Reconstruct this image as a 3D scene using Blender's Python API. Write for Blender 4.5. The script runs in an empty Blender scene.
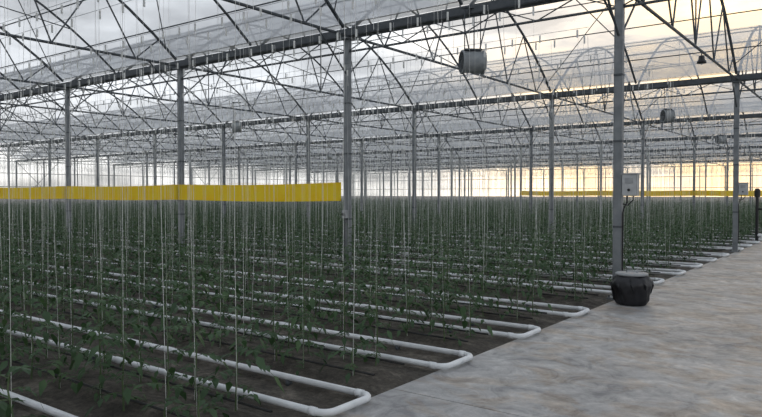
import bpy, math, random
from mathutils import Vector, Matrix
random.seed(7)
scene=bpy.context.scene
COL=scene.collection
scene.view_settings.view_transform='Standard'

# ------------------------------------------------------------ layout constants
BAY=10.33; SEG=5.33; X0=-3.2; H=4.74; RISE=2.35
NB0,NB1=-1,8          # bays in Y: from NB0*BAY to NB1*BAY
NX=12                 # cells to the left of the column line
XL=X0-NX*SEG; XR=X0+2*SEG
YN=NB0*BAY; YF=NB1*BAY
LOOPS=[0.60,2.17,3.83,5.43,7.03,8.63]
RIDGES=[1.385,3.0,4.63,6.23,7.83,9.78]
EDGE=-3.19

# ------------------------------------------------------------ materials
def new_mat(name):
    m=bpy.data.materials.new(name); m.use_nodes=True
    nt=m.node_tree; 
    return m,nt,nt.nodes['Principled BSDF'],nt.nodes['Material Output']
def noise(nt,scale,detail=4,rough=.55,coord='Object',vec_scale=None,dist=0):
    tc=nt.nodes.new('ShaderNodeTexCoord'); n=nt.nodes.new('ShaderNodeTexNoise')
    n.inputs['Scale'].default_value=scale; n.inputs['Detail'].default_value=detail; n.inputs['Roughness'].default_value=rough
    n.inputs['Distortion'].default_value=dist
    if vec_scale:
        mp=nt.nodes.new('ShaderNodeMapping'); mp.inputs['Scale'].default_value=vec_scale
        nt.links.new(tc.outputs[coord],mp.inputs[0]); nt.links.new(mp.outputs[0],n.inputs[0])
    else: nt.links.new(tc.outputs[coord],n.inputs[0])
    return n
def ramp(nt,src,stops):
    r=nt.nodes.new('ShaderNodeValToRGB'); el=r.color_ramp.elements
    el[0].position=stops[0][0]; el[0].color=(*stops[0][1],1)
    el[1].position=stops[-1][0]; el[1].color=(*stops[-1][1],1)
    for p,c in stops[1:-1]:
        e=el.new(p); e.color=(*c,1)
    nt.links.new(src,r.inputs[0]); return r
def bump(nt,src,bs,strength=.3,dist=.02):
    b=nt.nodes.new('ShaderNodeBump'); b.inputs['Strength'].default_value=strength; b.inputs['Distance'].default_value=dist
    nt.links.new(src,b.inputs['Height']); nt.links.new(b.outputs[0],bs.inputs['Normal'])
def simple(name,c1,c2,scale=20,rough=.5,metal=0,bs=.1):
    m,nt,p,o=new_mat(name); n=noise(nt,scale)
    r=ramp(nt,n.outputs[0],[(.3,c1),(.7,c2)]); nt.links.new(r.outputs[0],p.inputs['Base Color'])
    p.inputs['Roughness'].default_value=rough; p.inputs['Metallic'].default_value=metal
    if bs: bump(nt,n.outputs[0],p,bs,.005)
    return m
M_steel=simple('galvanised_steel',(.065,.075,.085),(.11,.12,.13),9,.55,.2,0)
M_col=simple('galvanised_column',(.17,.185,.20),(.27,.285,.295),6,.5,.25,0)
M_white=simple('white_pvc_pipe',(.70,.72,.73),(.86,.87,.88),8,.5)
M_black=simple('black_plastic',(.006,.006,.008),(.015,.015,.018),12,.35,0,.5)
M_grey=simple('grey_plastic',(.30,.31,.32),(.38,.39,.40),12,.45)
M_lightgrey=simple('pale_plastic',(.42,.43,.44),(.5,.51,.52),12,.4)
M_string=simple('white_twine',(.72,.72,.69),(.88,.88,.85),30,.8,0,0)
M_drip=simple('drip_hose',(.015,.015,.016),(.03,.03,.03),10,.5,0,0)
M_skirt=simple('wall_skirt',(.35,.36,.36),(.45,.45,.45),3,.7)
M_fan=simple('fan_metal',(.26,.28,.29),(.36,.38,.39),12,.5,.1)

# concrete
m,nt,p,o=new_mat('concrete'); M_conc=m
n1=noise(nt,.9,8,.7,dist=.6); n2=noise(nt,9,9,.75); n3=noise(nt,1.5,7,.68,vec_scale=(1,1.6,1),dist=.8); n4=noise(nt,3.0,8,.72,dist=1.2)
r1=ramp(nt,n2.outputs[0],[(.30,(.34,.34,.342)),(.5,(.44,.438,.435)),(.70,(.54,.535,.53))])
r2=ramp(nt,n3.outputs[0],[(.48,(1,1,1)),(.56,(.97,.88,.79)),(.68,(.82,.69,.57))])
r3=ramp(nt,n1.outputs[0],[(.36,(.70,.70,.71)),(.60,(1.08,1.07,1.06))])
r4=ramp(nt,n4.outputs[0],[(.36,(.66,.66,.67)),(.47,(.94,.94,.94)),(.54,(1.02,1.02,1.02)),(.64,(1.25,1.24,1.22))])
def mul(nt,a,b):
    x=nt.nodes.new('ShaderNodeMix'); x.data_type='RGBA'; x.blend_type='MULTIPLY'; x.inputs[0].default_value=1
    nt.links.new(a,x.inputs[6]); nt.links.new(b,x.inputs[7]); return x.outputs[2]
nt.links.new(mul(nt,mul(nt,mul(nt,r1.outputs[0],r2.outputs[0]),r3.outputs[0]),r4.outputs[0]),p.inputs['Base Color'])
rr=ramp(nt,n4.outputs[0],[(.35,(.58,.58,.58)),(.65,(.34,.34,.34))]); nt.links.new(rr.outputs[0],p.inputs['Roughness'])
bump(nt,n4.outputs[0],p,.5,.03)
# soil
m,nt,p,o=new_mat('soil'); M_soil=m
n1=noise(nt,3.5,8,.7); n2=noise(nt,22,6,.7)
r1=ramp(nt,n1.outputs[0],[(.3,(.05,.045,.038)),(.52,(.11,.098,.082)),(.70,(.25,.225,.19))])
r2=ramp(nt,n2.outputs[0],[(.3,(.45,.45,.45)),(.7,(1.25,1.22,1.18))])
nt.links.new(mul(nt,r1.outputs[0],r2.outputs[0]),p.inputs['Base Color']); p.inputs['Roughness'].default_value=.95
bump(nt,n2.outputs[0],p,.9,.05)
# leaf
m,nt,p,o=new_mat('tomato_leaf'); M_leaf=m
n1=noise(nt,2.5,3); r1=ramp(nt,n1.outputs[0],[(.3,(.032,.070,.029)),(.55,(.058,.118,.044)),(.75,(.11,.19,.07))])
nt.links.new(r1.outputs[0],p.inputs['Base Color']); p.inputs['Roughness'].default_value=.5
tl=nt.nodes.new('ShaderNodeBsdfTranslucent'); nt.links.new(r1.outputs[0],tl.inputs[0])
mx=nt.nodes.new('ShaderNodeMixShader'); mx.inputs[0].default_value=.3
nt.links.new(p.outputs[0],mx.inputs[1]); nt.links.new(tl.outputs[0],mx.inputs[2]); nt.links.new(mx.outputs[0],o.inputs[0])
M_stem=simple('tomato_stem',(.06,.10,.04),(.10,.15,.06),8,.6,0,0)
# yellow sticky trap film
m,nt,p,o=new_mat('yellow_film'); M_yel=m
n1=noise(nt,3,3); r1=ramp(nt,n1.outputs[0],[(.3,(1.0,.66,.02)),(.7,(1.0,.74,.04))])
nt.links.new(r1.outputs[0],p.inputs['Base Color']); p.inputs['Roughness'].default_value=.4
tl=nt.nodes.new('ShaderNodeBsdfTranslucent'); nt.links.new(r1.outputs[0],tl.inputs[0])
mx=nt.nodes.new('ShaderNodeMixShader'); mx.inputs[0].default_value=.65
nt.links.new(p.outputs[0],mx.inputs[1]); nt.links.new(tl.outputs[0],mx.inputs[2]); nt.links.new(mx.outputs[0],o.inputs[0])
# films: greyer and less clear near the gutters, paler and clearer towards the ridge
def film(name,clear_lo,clear_hi,tint_lo,tint_hi,trans):
    m,nt,p,o=new_mat(name); nt.nodes.remove(p)
    t=nt.nodes.new('ShaderNodeBsdfTransparent'); t.inputs[0].default_value=(*trans,1)
    d=nt.nodes.new('ShaderNodeBsdfTranslucent')
    n=noise(nt,.8,7,.7,vec_scale=(.5,1.6,1.6))
    tc=nt.nodes.new('ShaderNodeTexCoord'); sx=nt.nodes.new('ShaderNodeSeparateXYZ'); nt.links.new(tc.outputs['Object'],sx.inputs[0])
    hz=nt.nodes.new('ShaderNodeMapRange'); hz.interpolation_type='SMOOTHSTEP'
    hz.inputs[1].default_value=H+.5; hz.inputs[2].default_value=H+2.1; nt.links.new(sx.outputs[2],hz.inputs[0])
    a=nt.nodes.new('ShaderNodeMath'); a.operation='MULTIPLY_ADD'; a.inputs[1].default_value=.5; a.inputs[2].default_value=-.25
    nt.links.new(n.outputs[0],a.inputs[0])
    s=nt.nodes.new('ShaderNodeMath'); s.operation='ADD'; s.use_clamp=True; nt.links.new(hz.outputs[0],s.inputs[0]); nt.links.new(a.outputs[0],s.inputs[1])
    r=ramp(nt,s.outputs[0],[(0,tint_lo),(1,tint_hi)]); nt.links.new(r.outputs[0],d.inputs[0])
    x=nt.nodes.new('ShaderNodeMixShader')
    f=nt.nodes.new('ShaderNodeMapRange'); f.inputs[3].default_value=clear_lo; f.inputs[4].default_value=clear_hi
    nt.links.new(s.outputs[0],f.inputs[0]); nt.links.new(f.outputs[0],x.inputs[0])
    nt.links.new(d.outputs[0],x.inputs[1]); nt.links.new(t.outputs[0],x.inputs[2])
    nt.links.new(x.outputs[0],o.inputs[0]); return m
M_film=film('roof_film',.42,.78,(.66,.68,.71),(.88,.90,.93),(.94,.95,.96))
M_wfilm=film('wall_film',.88,.88,(.90,.91,.91),(.90,.91,.91),(.98,.98,.98))

# ------------------------------------------------------------ mesh helper
class MB:
    def __init__(s): s.v=[]; s.f=[]; s.m=[]; s.mats=[]
    def mi(s,mat):
        if mat not in s.mats: s.mats.append(mat)
        return s.mats.index(mat)
    def face(s,idx,mat): s.f.append(idx); s.m.append(s.mi(mat))
    def box(s,c,d,mat,rot=None):
        b=len(s.v)
        for sx in(-1,1):
            for sy in(-1,1):
                for sz in(-1,1):
                    q=Vector((sx*d[0]/2,sy*d[1]/2,sz*d[2]/2))
                    if rot: q=rot@q
                    s.v.append(tuple(q+Vector(c)))
        for f in((0,1,3,2),(4,6,7,5),(0,4,5,1),(2,3,7,6),(0,2,6,4),(1,5,7,3)): s.face([b+i for i in f],mat)
    def tube(s,pts,r,mat,n=6,cap=True,closed=False):
        pts=[Vector(p) for p in pts]; N=len(pts); rings=[]
        rs=r if isinstance(r,(list,tuple)) else [r]*N
        for i,p in enumerate(pts):
            if closed: t=(pts[(i+1)%N]-pts[i-1])
            else: t=pts[min(i+1,N-1)]-pts[max(i-1,0)]
            t.normalize()
            up=Vector((0,0,1)) if abs(t.z)<.95 else Vector((0,1,0))
            a=t.cross(up).normalized(); b=a.cross(t).normalized()
            base=len(s.v)
            for k in range(n):
                an=2*math.pi*(k+.5)/n
                s.v.append(tuple(p+(a*math.cos(an)+b*math.sin(an))*rs[i]))
            rings.append(base)
        M=N if closed else N-1
        for i in range(M):
            A=rings[i];B=rings[(i+1)%N]
            for k in range(n):
                k2=(k+1)%n; s.face([A+k,A+k2,B+k2,B+k],mat)
        if cap and not closed:
            s.face([rings[0]+k for k in range(n)][::-1],mat); s.face([rings[-1]+k for k in range(n)],mat)
    def lathe(s,prof,mat,n=24,c=(0,0,0),axis='Z',wob=None,rot=None):
        rings=[]
        for j,(r,z) in enumerate(prof):
            base=len(s.v)
            for k in range(n):
                a=2*math.pi*k/n; rr=r*(1+(wob(a,j) if wob else 0))
                q=Vector((rr*math.cos(a),rr*math.sin(a),z))
                if rot: q=rot@q
                s.v.append(tuple(q+Vector(c)))
            rings.append(base)
        for i in range(len(rings)-1):
            for k in range(n):
                k2=(k+1)%n; s.face([rings[i]+k,rings[i]+k2,rings[i+1]+k2,rings[i+1]+k],mat)
        s.face([rings[0]+k for k in range(n)][::-1],mat); s.face([rings[-1]+k for k in range(n)],mat)
    def mesh(s,name,smooth=False):
        me=bpy.data.meshes.new(name); me.from_pydata(s.v,[],s.f)
        for mt in s.mats: me.materials.append(mt)
        me.polygons.foreach_set('material_index',s.m)
        if smooth: me.polygons.foreach_set('use_smooth',[True]*len(s.f))
        me.update(); return me
    def obj(s,name,loc=(0,0,0),smooth=False):
        o=bpy.data.objects.new(name,s.mesh(name,smooth)); o.location=loc; COL.objects.link(o); return o
def link(name,me,loc,rotz=0):
    o=bpy.data.objects.new(name,me); o.location=loc; o.rotation_euler=(0,0,rotz); COL.objects.link(o); return o

def instancer(name,pts,meshes,flip=False):
    c=bpy.data.collections.new(name+'_parts')
    for i,me in enumerate(meshes):
        c.objects.link(bpy.data.objects.new(name+'_part_%d'%i,me))
    pm=bpy.data.meshes.new(name); pm.from_pydata(pts,[],[])
    o=bpy.data.objects.new(name,pm); COL.objects.link(o)
    ng=bpy.data.node_groups.new(name,'GeometryNodeTree')
    ng.interface.new_socket('Geometry',in_out='INPUT',socket_type='NodeSocketGeometry')
    ng.interface.new_socket('Geometry',in_out='OUTPUT',socket_type='NodeSocketGeometry')
    N=ng.nodes; gi=N.new('NodeGroupInput'); go=N.new('NodeGroupOutput')
    ci=N.new('GeometryNodeCollectionInfo'); ci.inputs['Collection'].default_value=c
    ci.inputs['Separate Children'].default_value=True; ci.inputs['Reset Children'].default_value=True
    ip=N.new('GeometryNodeInstanceOnPoints'); ip.inputs['Pick Instance'].default_value=True
    rv=N.new('FunctionNodeRandomValue'); rv.data_type='INT'
    for s_ in rv.inputs:
        if s_.type=='INT' and s_.name=='Min': s_.default_value=0
        if s_.type=='INT' and s_.name=='Max': s_.default_value=len(meshes)-1
        if s_.name=='Seed': s_.default_value=3
    out=[q for q in rv.outputs if q.type=='INT'][0]
    L=ng.links; L.new(gi.outputs[0],ip.inputs['Points']); L.new(ci.outputs[0],ip.inputs['Instance'])
    L.new(out,ip.inputs['Instance Index']); L.new(ip.outputs[0],go.inputs[0])
    md=o.modifiers.new('instances','NODES'); md.node_group=ng
    return o

def arch(u): return H+.04+RISE*(1-abs(2*u-1)**1.9)

# ------------------------------------------------------------ floor + soil
b=MB(); 
edges=[YN]+[BAY*k/3+1.0 for k in range(-2,25) if YN<BAY*k/3+1.0<YF]+[YF]
for i in range(len(edges)-1):
    a,c=edges[i]+.006,edges[i+1]-.006
    for xa,xb in((EDGE,2.0),(2.012,XR)):
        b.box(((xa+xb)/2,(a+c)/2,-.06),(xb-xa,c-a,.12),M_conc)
b.box(((XR+EDGE)/2,(YN+YF)/2,-.09),(XR-EDGE-.02,YF-YN,.14),M_soil)
fl=b.obj('floor')

b=MB()
rid=[bb*BAY+r for bb in range(NB0,NB1) for r in RIDGES]
ys=[];y=YN
while y<YF: ys.append(y); y+=.09
ys.append(YF)
xs=[EDGE]+[-3.45-i*1.2 for i in range(int((-3.45-XL)/1.2)+1)]+[XL]
for x in xs:
    for y in ys:
        d=min(abs(y-r) for r in rid)
        z=-.03+.085*math.exp(-(d/.36)**2)+random.uniform(-.012,.012)
        if x==EDGE: z=-.008+random.uniform(-.006,.006)
        b.v.append((x,y,z))
ny=len(ys)
for i in range(len(xs)-1):
    for j in range(ny-1): b.face([i*ny+j,i*ny+j+1,(i+1)*ny+j+1,(i+1)*ny+j],M_soil)
b.obj('soil_bed')
b=MB(); b.box((-30,35,-.4),(900,900,.2),M_soil); b.obj('exterior_ground')

# ------------------------------------------------------------ roof film
b=MB(); K=26
for bb in range(NB0,NB1):
    base=len(b.v)
    nx=15
    for j in range(K+1):
        u=.014+.972*j/K
        for i in range(nx+1):
            b.v.append((XL+(XR-XL)*i/nx,(bb+u)*BAY,arch(u)+.045))
    for j in range(K):
        for i in range(nx):
            q=base+j*(nx+1)+i; b.face([q,q+1,q+nx+2,q+nx+1],M_film)
b.obj('ceiling',smooth=True)

# ------------------------------------------------------------ walls
def gable(name,x):
    b=MB()
    for bb in range(NB0,NB1):
        for j in range(K):
            u0,u1=j/K,(j+1)/K
            i=len(b.v)
            b.v+=[(x,(bb+u0)*BAY,.5),(x,(bb+u1)*BAY,.5),(x,(bb+u1)*BAY,arch(u1)),(x,(bb+u0)*BAY,arch(u0))]
            b.face([i,i+1,i+2,i+3],M_wfilm)
        for k in range(5):
            u=k/5; b.box((x,(bb+u)*BAY,(.5+arch(u))/2),(.07,.06,arch(u)-.5),M_steel)
    for z in(.55,2.3,3.6,H): b.box((x,(YN+YF)/2,z),(.06,YF-YN,.06),M_steel)
    b.box((x,(YN+YF)/2,.22),(.12,YF-YN,.6),M_skirt)
    for bb in range(NB0,NB1,2):
        b.tube([(x+.1,bb*BAY,.5),(x+.1,(bb+.4)*BAY,H)],.03,M_steel,5); b.tube([(x+.1,(bb+.4)*BAY,.5),(x+.1,bb*BAY,H)],.03,M_steel,5)
    b.obj(name)
gable('wall_left',XL-.08); gable('wall_right',XR+.08)
def side(name,y):
    b=MB(); i=len(b.v)
    b.v+=[(XL,y,.5),(XR,y,.5),(XR,y,H+.1),(XL,y,H+.1)]; b.face([i,i+1,i+2,i+3],M_wfilm)
    x=XL
    while x<=XR+.01:
        b.box((x,y,(.5+H)/2),(.07,.06,H-.5),M_steel); x+=SEG/2
    for z in(.55,2.3,3.6,H): b.box(((XL+XR)/2,y,z),(XR-XL,.06,.06),M_steel)
    b.box(((XL+XR)/2,y,.22),(XR-XL,.12,.6),M_skirt)
    b.obj(name)
side('wall_far',YF+.1); side('wall_rear',YN-.1)

# ------------------------------------------------------------ structural cell (gutter at y=0 / truss over y 0..BAY, x 0..-SEG)
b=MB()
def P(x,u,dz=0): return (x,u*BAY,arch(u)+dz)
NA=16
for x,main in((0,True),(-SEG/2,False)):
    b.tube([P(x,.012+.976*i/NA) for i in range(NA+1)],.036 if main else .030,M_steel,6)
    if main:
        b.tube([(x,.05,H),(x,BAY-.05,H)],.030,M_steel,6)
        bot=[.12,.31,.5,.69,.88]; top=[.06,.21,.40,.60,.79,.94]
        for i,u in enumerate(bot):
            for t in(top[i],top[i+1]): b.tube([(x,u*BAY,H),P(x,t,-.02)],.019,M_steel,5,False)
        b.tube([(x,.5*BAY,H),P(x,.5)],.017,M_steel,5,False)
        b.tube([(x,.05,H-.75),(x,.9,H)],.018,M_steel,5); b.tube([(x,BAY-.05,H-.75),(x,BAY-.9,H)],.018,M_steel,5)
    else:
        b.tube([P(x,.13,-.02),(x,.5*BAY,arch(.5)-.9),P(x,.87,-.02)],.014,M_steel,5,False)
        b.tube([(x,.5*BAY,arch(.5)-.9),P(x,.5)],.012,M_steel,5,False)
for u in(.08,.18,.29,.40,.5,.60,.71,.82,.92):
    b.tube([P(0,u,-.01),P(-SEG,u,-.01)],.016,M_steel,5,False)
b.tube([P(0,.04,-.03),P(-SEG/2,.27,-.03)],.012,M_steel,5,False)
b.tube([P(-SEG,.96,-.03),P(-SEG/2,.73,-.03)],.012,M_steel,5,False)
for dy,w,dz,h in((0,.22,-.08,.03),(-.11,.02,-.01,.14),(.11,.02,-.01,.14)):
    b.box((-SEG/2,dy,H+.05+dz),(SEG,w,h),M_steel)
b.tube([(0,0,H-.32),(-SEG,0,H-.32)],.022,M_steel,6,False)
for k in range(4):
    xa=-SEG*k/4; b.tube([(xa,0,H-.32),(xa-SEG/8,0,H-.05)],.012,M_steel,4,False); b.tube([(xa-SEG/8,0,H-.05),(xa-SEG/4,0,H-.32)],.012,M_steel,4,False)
frame_me=b.mesh('roof_truss_cell')
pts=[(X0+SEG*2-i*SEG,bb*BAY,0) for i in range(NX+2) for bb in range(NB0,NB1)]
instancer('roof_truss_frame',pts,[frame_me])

# columns
def column(): 
    b=MB(); b.box((0,0,(H-.06)/2+.0),(.112,.085,H-.06),M_col)
    b.box((-.058,0,(H)/2),(.010,.097,H-.1),M_col); b.box((.058,0,(H)/2),(.010,.097,H-.1),M_col)
    b.box((0,0,.01),(.26,.22,.03),M_col); b.box((0,0,H-.07),(.24,.30,.02),M_col)
    for dx in(-.1,.1):
        for dy in(-.085,.085): b.tube([(dx,dy,.02),(dx,dy,.06)],.012,M_steel,6)
    for z in(1.1,2.4,3.4): b.box((0,0,z),(.134,.105,.03),M_steel)
    return b.mesh('steel_column')
cm=column(); near=set()
for i in range(5):
    near.add((i,1)); near.add((i,2))
for (i,bb) in sorted(near): link('steel_column',cm,(X0-i*SEG,bb*BAY,0))
pts=[(X0-i*SEG,bb*BAY,0) for i in range(-2,NX+1) for bb in range(NB0,NB1+1) if (i,bb) not in near]
instancer('steel_column_grid',pts,[cm])

# ------------------------------------------------------------ tomato crop
def leaf(b,origin,az,L,droop):
    o=Vector(origin); d=Vector((math.cos(az),math.sin(az),0)); pts=[]
    for i in range(5):
        t=i/4; pts.append(o+d*L*t*(1-.15*t)+Vector((0,0,L*(.45*t-droop*t*t))))
    b.tube(pts,[.0035,.003,.0025,.002,.001],M_stem,3,False)
    side=Vector((-d.y,d.x,0))
    def leaflet(p,dr,l,w):
        dr=dr.normalized(); sd=dr.cross(Vector((0,0,1)))
        if sd.length<.1: sd=side.copy()
        sd.normalize(); up=Vector((0,0,random.uniform(-.2,.2)*w))
        i=len(b.v)
        b.v+=[tuple(p),tuple(p+dr*l*.35+sd*w*.5+up),tuple(p+dr*l*.45-Vector((0,0,l*.04))),tuple(p+dr*l*.35-sd*w*.5-up),
              tuple(p+dr*l*.75+sd*w*.28-Vector((0,0,l*.12))),tuple(p+dr*l-Vector((0,0,l*.28))),tuple(p+dr*l*.75-sd*w*.28-Vector((0,0,l*.12)))]
        b.face([i,i+1,i+2],M_leaf); b.face([i,i+2,i+3],M_leaf); b.face([i+1,i+4,i+5,i+2],M_leaf); b.face([i+2,i+5,i+6,i+3],M_leaf)
    for k in(1,2,3):
        for sgn in(-1,1):
            l=L*random.uniform(.28,.40)*(1.05 if k==2 else .85)
            leaflet(pts[k],side*sgn+d*random.uniform(.3,.7)+Vector((0,0,random.uniform(-.35,.15))),l,l*.52)
    l=L*.42; leaflet(pts[4],pts[4]-pts[3],l,l*.58)
def crop_segment():
    b=MB()
    for ry in(-.22,.22):
        x=-.22+random.uniform(-.05,.05)
        while x>-SEG+.1:
            px=x+random.uniform(-.06,.06); py=ry+random.uniform(-.04,.04)
            ht=random.uniform(.5,1.05)
            if random.random()<.10: ht=.28
            sp=[(px+random.uniform(-.015,.015),py+random.uniform(-.015,.015),.03+ht*i/4) for i in range(5)]
            b.tube(sp,[.007,.0065,.006,.005,.003],M_stem,4,False)
            n=int(ht*18); az=random.uniform(0,6.28)
            for k in range(n):
                t=(k+1.0)/(n+1); az+=2.4+random.uniform(-.4,.4)
                L=random.uniform(.14,.28)*(1.15-.6*abs(t-.5))
                leaf(b,(px,py,.05+ht*t),az,L,random.uniform(.5,1.0) if t<.8 else .25)
            b.tube([(px,py,.04),(px+random.uniform(-.05,.05),py+random.uniform(-.03,.03),1.5),(px+random.uniform(-.06,.06),ry,3.98)],random.choice([.0010,.0014,.0020]),M_string,3,False)
            b.box((px,ry,3.93),(.018,.02,.11),M_string)
            if random.random()<.3: b.tube([(px+.05,ry,3.98),(px+.06,ry+.02,3.98-random.uniform(.2,.6))],.003,M_string,3,False)
            x-=random.uniform(.36,.54)
        b.tube([(0,ry,4.0),(-SEG,ry,4.0)],.003,M_steel,4,False)
        b.tube([(0,ry+.06,.075),(-SEG*.5,ry+.07,.085),(-SEG,ry+.06,.075)],.010,M_drip,5,False)
    return b.mesh('tomato_row')
segs=[crop_segment() for _ in range(6)]
pts=[(-3.40-i*SEG,bb*BAY+r,0) for i in range(NX-0) for bb in range(NB0,NB1) for r in RIDGES if -3.40-(i+1)*SEG>XL-.3]
instancer('tomato_crop',pts,segs)

# ------------------------------------------------------------ white heating pipe loops
b=MB(); hw=.27; R=.10; xe=0; xl=-(-3.3-XL)+.6
pl=[(xl,-hw,0)]
k=20
for i in range(1,k): pl.append((xl+(xe-R-xl)*i/k,-hw,0))
for i in range(7):
    a=-math.pi/2+math.pi/2*i/6; pl.append((xe-R+R*math.cos(a),-hw+R+R*math.sin(a),0))
for i in range(7):
    a=math.pi/2*i/6; pl.append((xe-R+R*math.cos(a),hw-R+R*math.sin(a),0))
for i in range(k+1): pl.append((xe-R+(xl-(xe-R))*(i+.0001)/k,hw,0))
b.tube(pl,.027,M_white,10)
for s in(-hw,hw):
    b.tube([(xe-.16,s,0),(xe-.10,s,0)],.032,M_white,10)
    for q in range(0,12): b.tube([(-2.5-q*SEG,s,0),(-2.62-q*SEG,s,0)],.032,M_white,10)
q=-.9
while q>xl:
    for s in(-hw,hw): b.box((q,s,-.05),(.03,.05,.06),M_steel)
    q-=2.1
lm=b.mesh('heating_pipe_loop',True)
for bb in range(NB0,NB1):
    for c in LOOPS: link('heating_pipe_loop',lm,(-3.11,bb*BAY+c-.03,.045))

# ------------------------------------------------------------ yellow sticky bands
def band(name,y,xa,xb,z0,z1):
    b=MB(); n=max(4,int(abs(xb-xa)/SEG*6)); base=len(b.v)
    for i in range(n+1):
        t=i/n; x=xa+(xb-xa)*t; ph=(x-X0)/SEG; sag=-.03*abs(math.sin(math.pi*ph))
        for z in(z0,(z0+z1)/2,z1): b.v.append((x,y+.012*math.sin(x*3+z*5),z+sag))
    for i in range(n):
        for j in(0,1): q=base+i*3+j; b.face([q,q+3,q+4,q+1],M_yel)
    for z in(z0,z1): b.tube([(xa,y,z),(xb,y,z)],.003,M_yel,4)
    return b.obj(name,smooth=True)
band('yellow_sticky_band',BAY-.09,X0-SEG-.1,XL+.3,1.46,1.83)
band('yellow_sticky_band',4*BAY-.09,X0-.1,X0-SEG*3,1.50,1.80)

# ------------------------------------------------------------ control boxes
def control_box():
    b=MB()
    b.box((0,0,0),(.22,.13,.32),M_grey); b.box((0,-.072,.0),(.20,.016,.30),M_lightgrey)
    b.box((0,-.083,.07),(.12,.01,.08),M_grey); b.lathe([(.02,0),(.02,.025),(.014,.03)],M_black,12,(0,-.082,-.07),rot=Matrix.Rotation(math.pi/2,3,'X'))
    b.box((0,0,.17),(.25,.17,.02),M_grey)
    b.tube([(-.05,0,-.16),(-.05,0,-.26),(-.09,0,-.33),(-.112,0,-.42),(-.112,0,-1.5)],.012,M_black,6)
    b.tube([(.04,0,-.16),(.04,0,-.22),(-.04,0,-.30),(-.11,-.02,-.28)],.010,M_black,6)
    b.box((-.117,0,.0),(.016,.06,.2),M_steel)
    return b.mesh('control_box')
cb=control_box()
for k in(1,2,3): link('control_box',cb,(X0+.19,k*BAY-.02,1.73))
b=MB(); b.box((0,0,0),(.10,.08,.16),M_grey); b.tube([(0,0,-.08),(0,0,-.9)],.01,M_black,6); b.lathe([(.03,0),(.035,.02),(.02,.04)],M_black,10,(0,-.04,0),rot=Matrix.Rotation(math.pi/2,3,'X'))
b.obj('switch_box',(X0-SEG+.01,BAY-.10,1.2))

# ------------------------------------------------------------ bagged bucket
b=MB()
rnd=random.Random(3); ph=[rnd.uniform(0,6.28) for _ in range(12)]
def wob(a,j): return .05*math.sin(5*a+ph[j%12])+.035*math.sin(11*a+ph[(j*3)%12])+.02*math.sin(19*a+j)
b.lathe([(.17,0),(.21,.02),(.235,.08),(.25,.15),(.265,.22),(.285,.28),(.275,.34),(.245,.38),(.225,.41),(.205,.43)],M_black,56,wob=wob)
for i in range(9):
    a=i*.7; b.tube([(.24*math.cos(a),.24*math.sin(a),.37),(.285*math.cos(a+.1),.285*math.sin(a+.1),.30),(.26*math.cos(a+.2),.26*math.sin(a+.2),.18)],[.012,.02,.006],M_black,6)
b.lathe([(.205,.425),(.225,.43),(.225,.455),(.205,.465),(.16,.468),(.15,.46),(.0001,.46)],M_grey,40)
b.tube([(-.08,0,.46),(-.06,0,.49),(.06,0,.49),(.08,0,.46)],.009,M_grey,6)
b.obj('bagged_bucket',(-2.87,9.92,0),smooth=True)

# ------------------------------------------------------------ fans
def fan():
    b=MB(); rot=Matrix.Rotation(math.radians(90),3,'X')
    R=.185
    b.lathe([(R,-.2),(R+.02,-.195),(R+.02,-.17),(R,-.165),(R,.165),(R+.02,.17),(R+.02,.195),(R,.2),(R-.015,.195),(R-.015,.02),(.0001,.0)],M_fan,32,rot=rot)
    for y in(-.205,.205):
        for r in(.05,.09,.13,.17): b.tube([(r*math.cos(t*.262),y,r*math.sin(t*.262)) for t in range(24)],.004,M_steel,4,closed=True)
        for t in range(8): a=t*math.pi/4; b.tube([(.04*math.cos(a),y,.04*math.sin(a)),(.185*math.cos(a),y,.185*math.sin(a))],.005,M_steel,4)
    b.lathe([(.06,-.12),(.06,.08),(.03,.1)],M_black,16,rot=rot)
    for t in range(5):
        a=t*math.tau/5; rm=Matrix.Rotation(a,3,'Y')
        b.box(rm@Vector((.11,-.1,0)),(.12,.012,.07),M_grey,rm@Matrix.Rotation(.5,3,'X'))
    b.box((0,0,.205),(.16,.3,.03),M_steel)
    for y in(-.14,.14): b.tube([(0,y,.21),(0,y,.92)],.010,M_steel,5)
    b.box((0,0,.93),(.04,.4,.03),M_steel)
    return b.mesh('circulation_fan',True)
fm=fan()
for (x,y,r) in((-5.65,BAY-.12,-.80),(-5.0,2*BAY+.0,-.8),(-17.6,15.4,-.8),(-5.4,3*BAY,-.8),(-27,3*BAY,-.8)):
    o=link('circulation_fan',fm,(x,y,H-.88),r)
    if y>BAY: o.scale=(.75,.75,.9); o.location.z=H-.84-.03

# pendant lamp on tie
b=MB()
b.lathe([(.02,0),(.06,-.01),(.07,-.10),(.09,-.12),(.10,-.17),(.09,-.175)],M_black,24); b.lathe([(.04,-.10),(.055,-.15),(.04,-.18),(.01,-.2)],M_lightgrey,16)
b.tube([(0,0,0),(0,0,.06)],.012,M_steel,6)
b.obj('pendant_lamp',(X0,1.56*BAY,H-.09),smooth=True)

# ------------------------------------------------------------ valve standpipe at bed edge
b=MB()
b.tube([(0,0,0),(0,0,1.55)],.05,M_black,12); b.tube([(0,0,.25),(.45,0,.25),(.5,0,.22),(.5,0,0)],.045,M_white,10)
b.tube([(0,0,1.1),(.22,0,1.1)],.035,M_black,10); b.lathe([(.08,1.5),(.09,1.52),(.09,1.72),(.05,1.78)],M_black,16)
b.tube([(.22+0,.09*math.cos(t*.4488),1.1+.09*math.sin(t*.4488)) for t in range(14)],.012,M_black,5,closed=True)
b.tube([(.22,-.09,1.1),(.22,.09,1.1)],.008,M_black,5)
b.obj('valve_standpipe',(-3.24,25.0,0),smooth=False)

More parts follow.
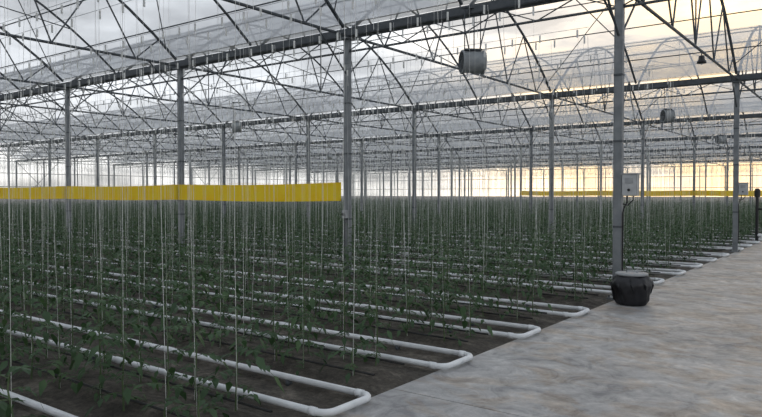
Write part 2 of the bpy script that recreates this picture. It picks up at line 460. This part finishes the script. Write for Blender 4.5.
# ------------------------------------------------------------ world sky
w=bpy.data.worlds.new('sunset_sky'); scene.world=w; w.use_nodes=True; nt=w.node_tree; N=nt.nodes; L=nt.links
bg=N['Background']; tc=N.new('ShaderNodeTexCoord'); sp=N.new('ShaderNodeSeparateXYZ'); L.new(tc.outputs['Generated'],sp.inputs[0])
el=N.new('ShaderNodeMapRange'); el.inputs[1].default_value=0; el.inputs[2].default_value=.9; L.new(sp.outputs[2],el.inputs[0])
base=ramp(nt,el.outputs[0],[(0,(1.25,1.22,1.16)),(.10,(.88,.90,.92)),(.4,(.62,.66,.71)),(1,(.54,.58,.64))])
S=(-math.sin(math.radians(9))*math.cos(math.radians(6)),math.cos(math.radians(9))*math.cos(math.radians(6)),math.sin(math.radians(6)))
vd=N.new('ShaderNodeVectorMath'); vd.operation='DOT_PRODUCT'; L.new(tc.outputs['Generated'],vd.inputs[0]); vd.inputs[1].default_value=S
wm=N.new('ShaderNodeMapRange'); wm.interpolation_type='SMOOTHSTEP'; wm.inputs[1].default_value=.83; wm.inputs[2].default_value=1.0; L.new(vd.outputs['Value'],wm.inputs[0])
warm=ramp(nt,wm.outputs[0],[(0,(1.0,.96,.90)),(.45,(1.0,.86,.68)),(1,(1.0,.70,.36))])
mp=N.new('ShaderNodeMapping'); mp.inputs['Scale'].default_value=(1.2,1.2,4.5); L.new(tc.outputs['Generated'],mp.inputs[0])
cn=N.new('ShaderNodeTexNoise'); cn.inputs['Scale'].default_value=3.4; cn.inputs['Detail'].default_value=8; cn.inputs['Roughness'].default_value=.58; L.new(mp.outputs[0],cn.inputs[0])
cf=N.new('ShaderNodeMapRange'); cf.interpolation_type='SMOOTHSTEP'; cf.inputs[1].default_value=.38; cf.inputs[2].default_value=.54; cf.inputs[3].default_value=.45; cf.inputs[4].default_value=1.0; L.new(cn.outputs[0],cf.inputs[0])
wf=N.new('ShaderNodeMath'); wf.operation='MULTIPLY'; L.new(wm.outputs[0],wf.inputs[0]); L.new(cf.outputs[0],wf.inputs[1])
mx=N.new('ShaderNodeMix'); mx.data_type='RGBA'; L.new(wf.outputs[0],mx.inputs[0]); L.new(base.outputs[0],mx.inputs[6]); L.new(warm.outputs[0],mx.inputs[7])
cr=N.new('ShaderNodeMapRange'); cr.inputs[1].default_value=.36; cr.inputs[2].default_value=.64; cr.inputs[3].default_value=.5; cr.inputs[4].default_value=1.45; L.new(cn.outputs[0],cr.inputs[0])
st=N.new('ShaderNodeMapRange'); st.inputs[3].default_value=1.2; st.inputs[4].default_value=2.5; L.new(wm.outputs[0],st.inputs[0])
mm=N.new('ShaderNodeMath'); mm.operation='MULTIPLY'; L.new(cr.outputs[0],mm.inputs[0]); L.new(st.outputs[0],mm.inputs[1])
L.new(mx.outputs[2],bg.inputs[0]); L.new(mm.outputs[0],bg.inputs[1])

# ------------------------------------------------------------ camera
cd=bpy.data.cameras.new('camera'); cam=bpy.data.objects.new('camera',cd); COL.objects.link(cam)
cam.location=(0,0,1.6); cam.rotation_euler=(math.radians(90-1.25),0,math.radians(36.7))
cd.sensor_width=36; cd.lens=670/762*36; cd.clip_end=1000
scene.camera=cam
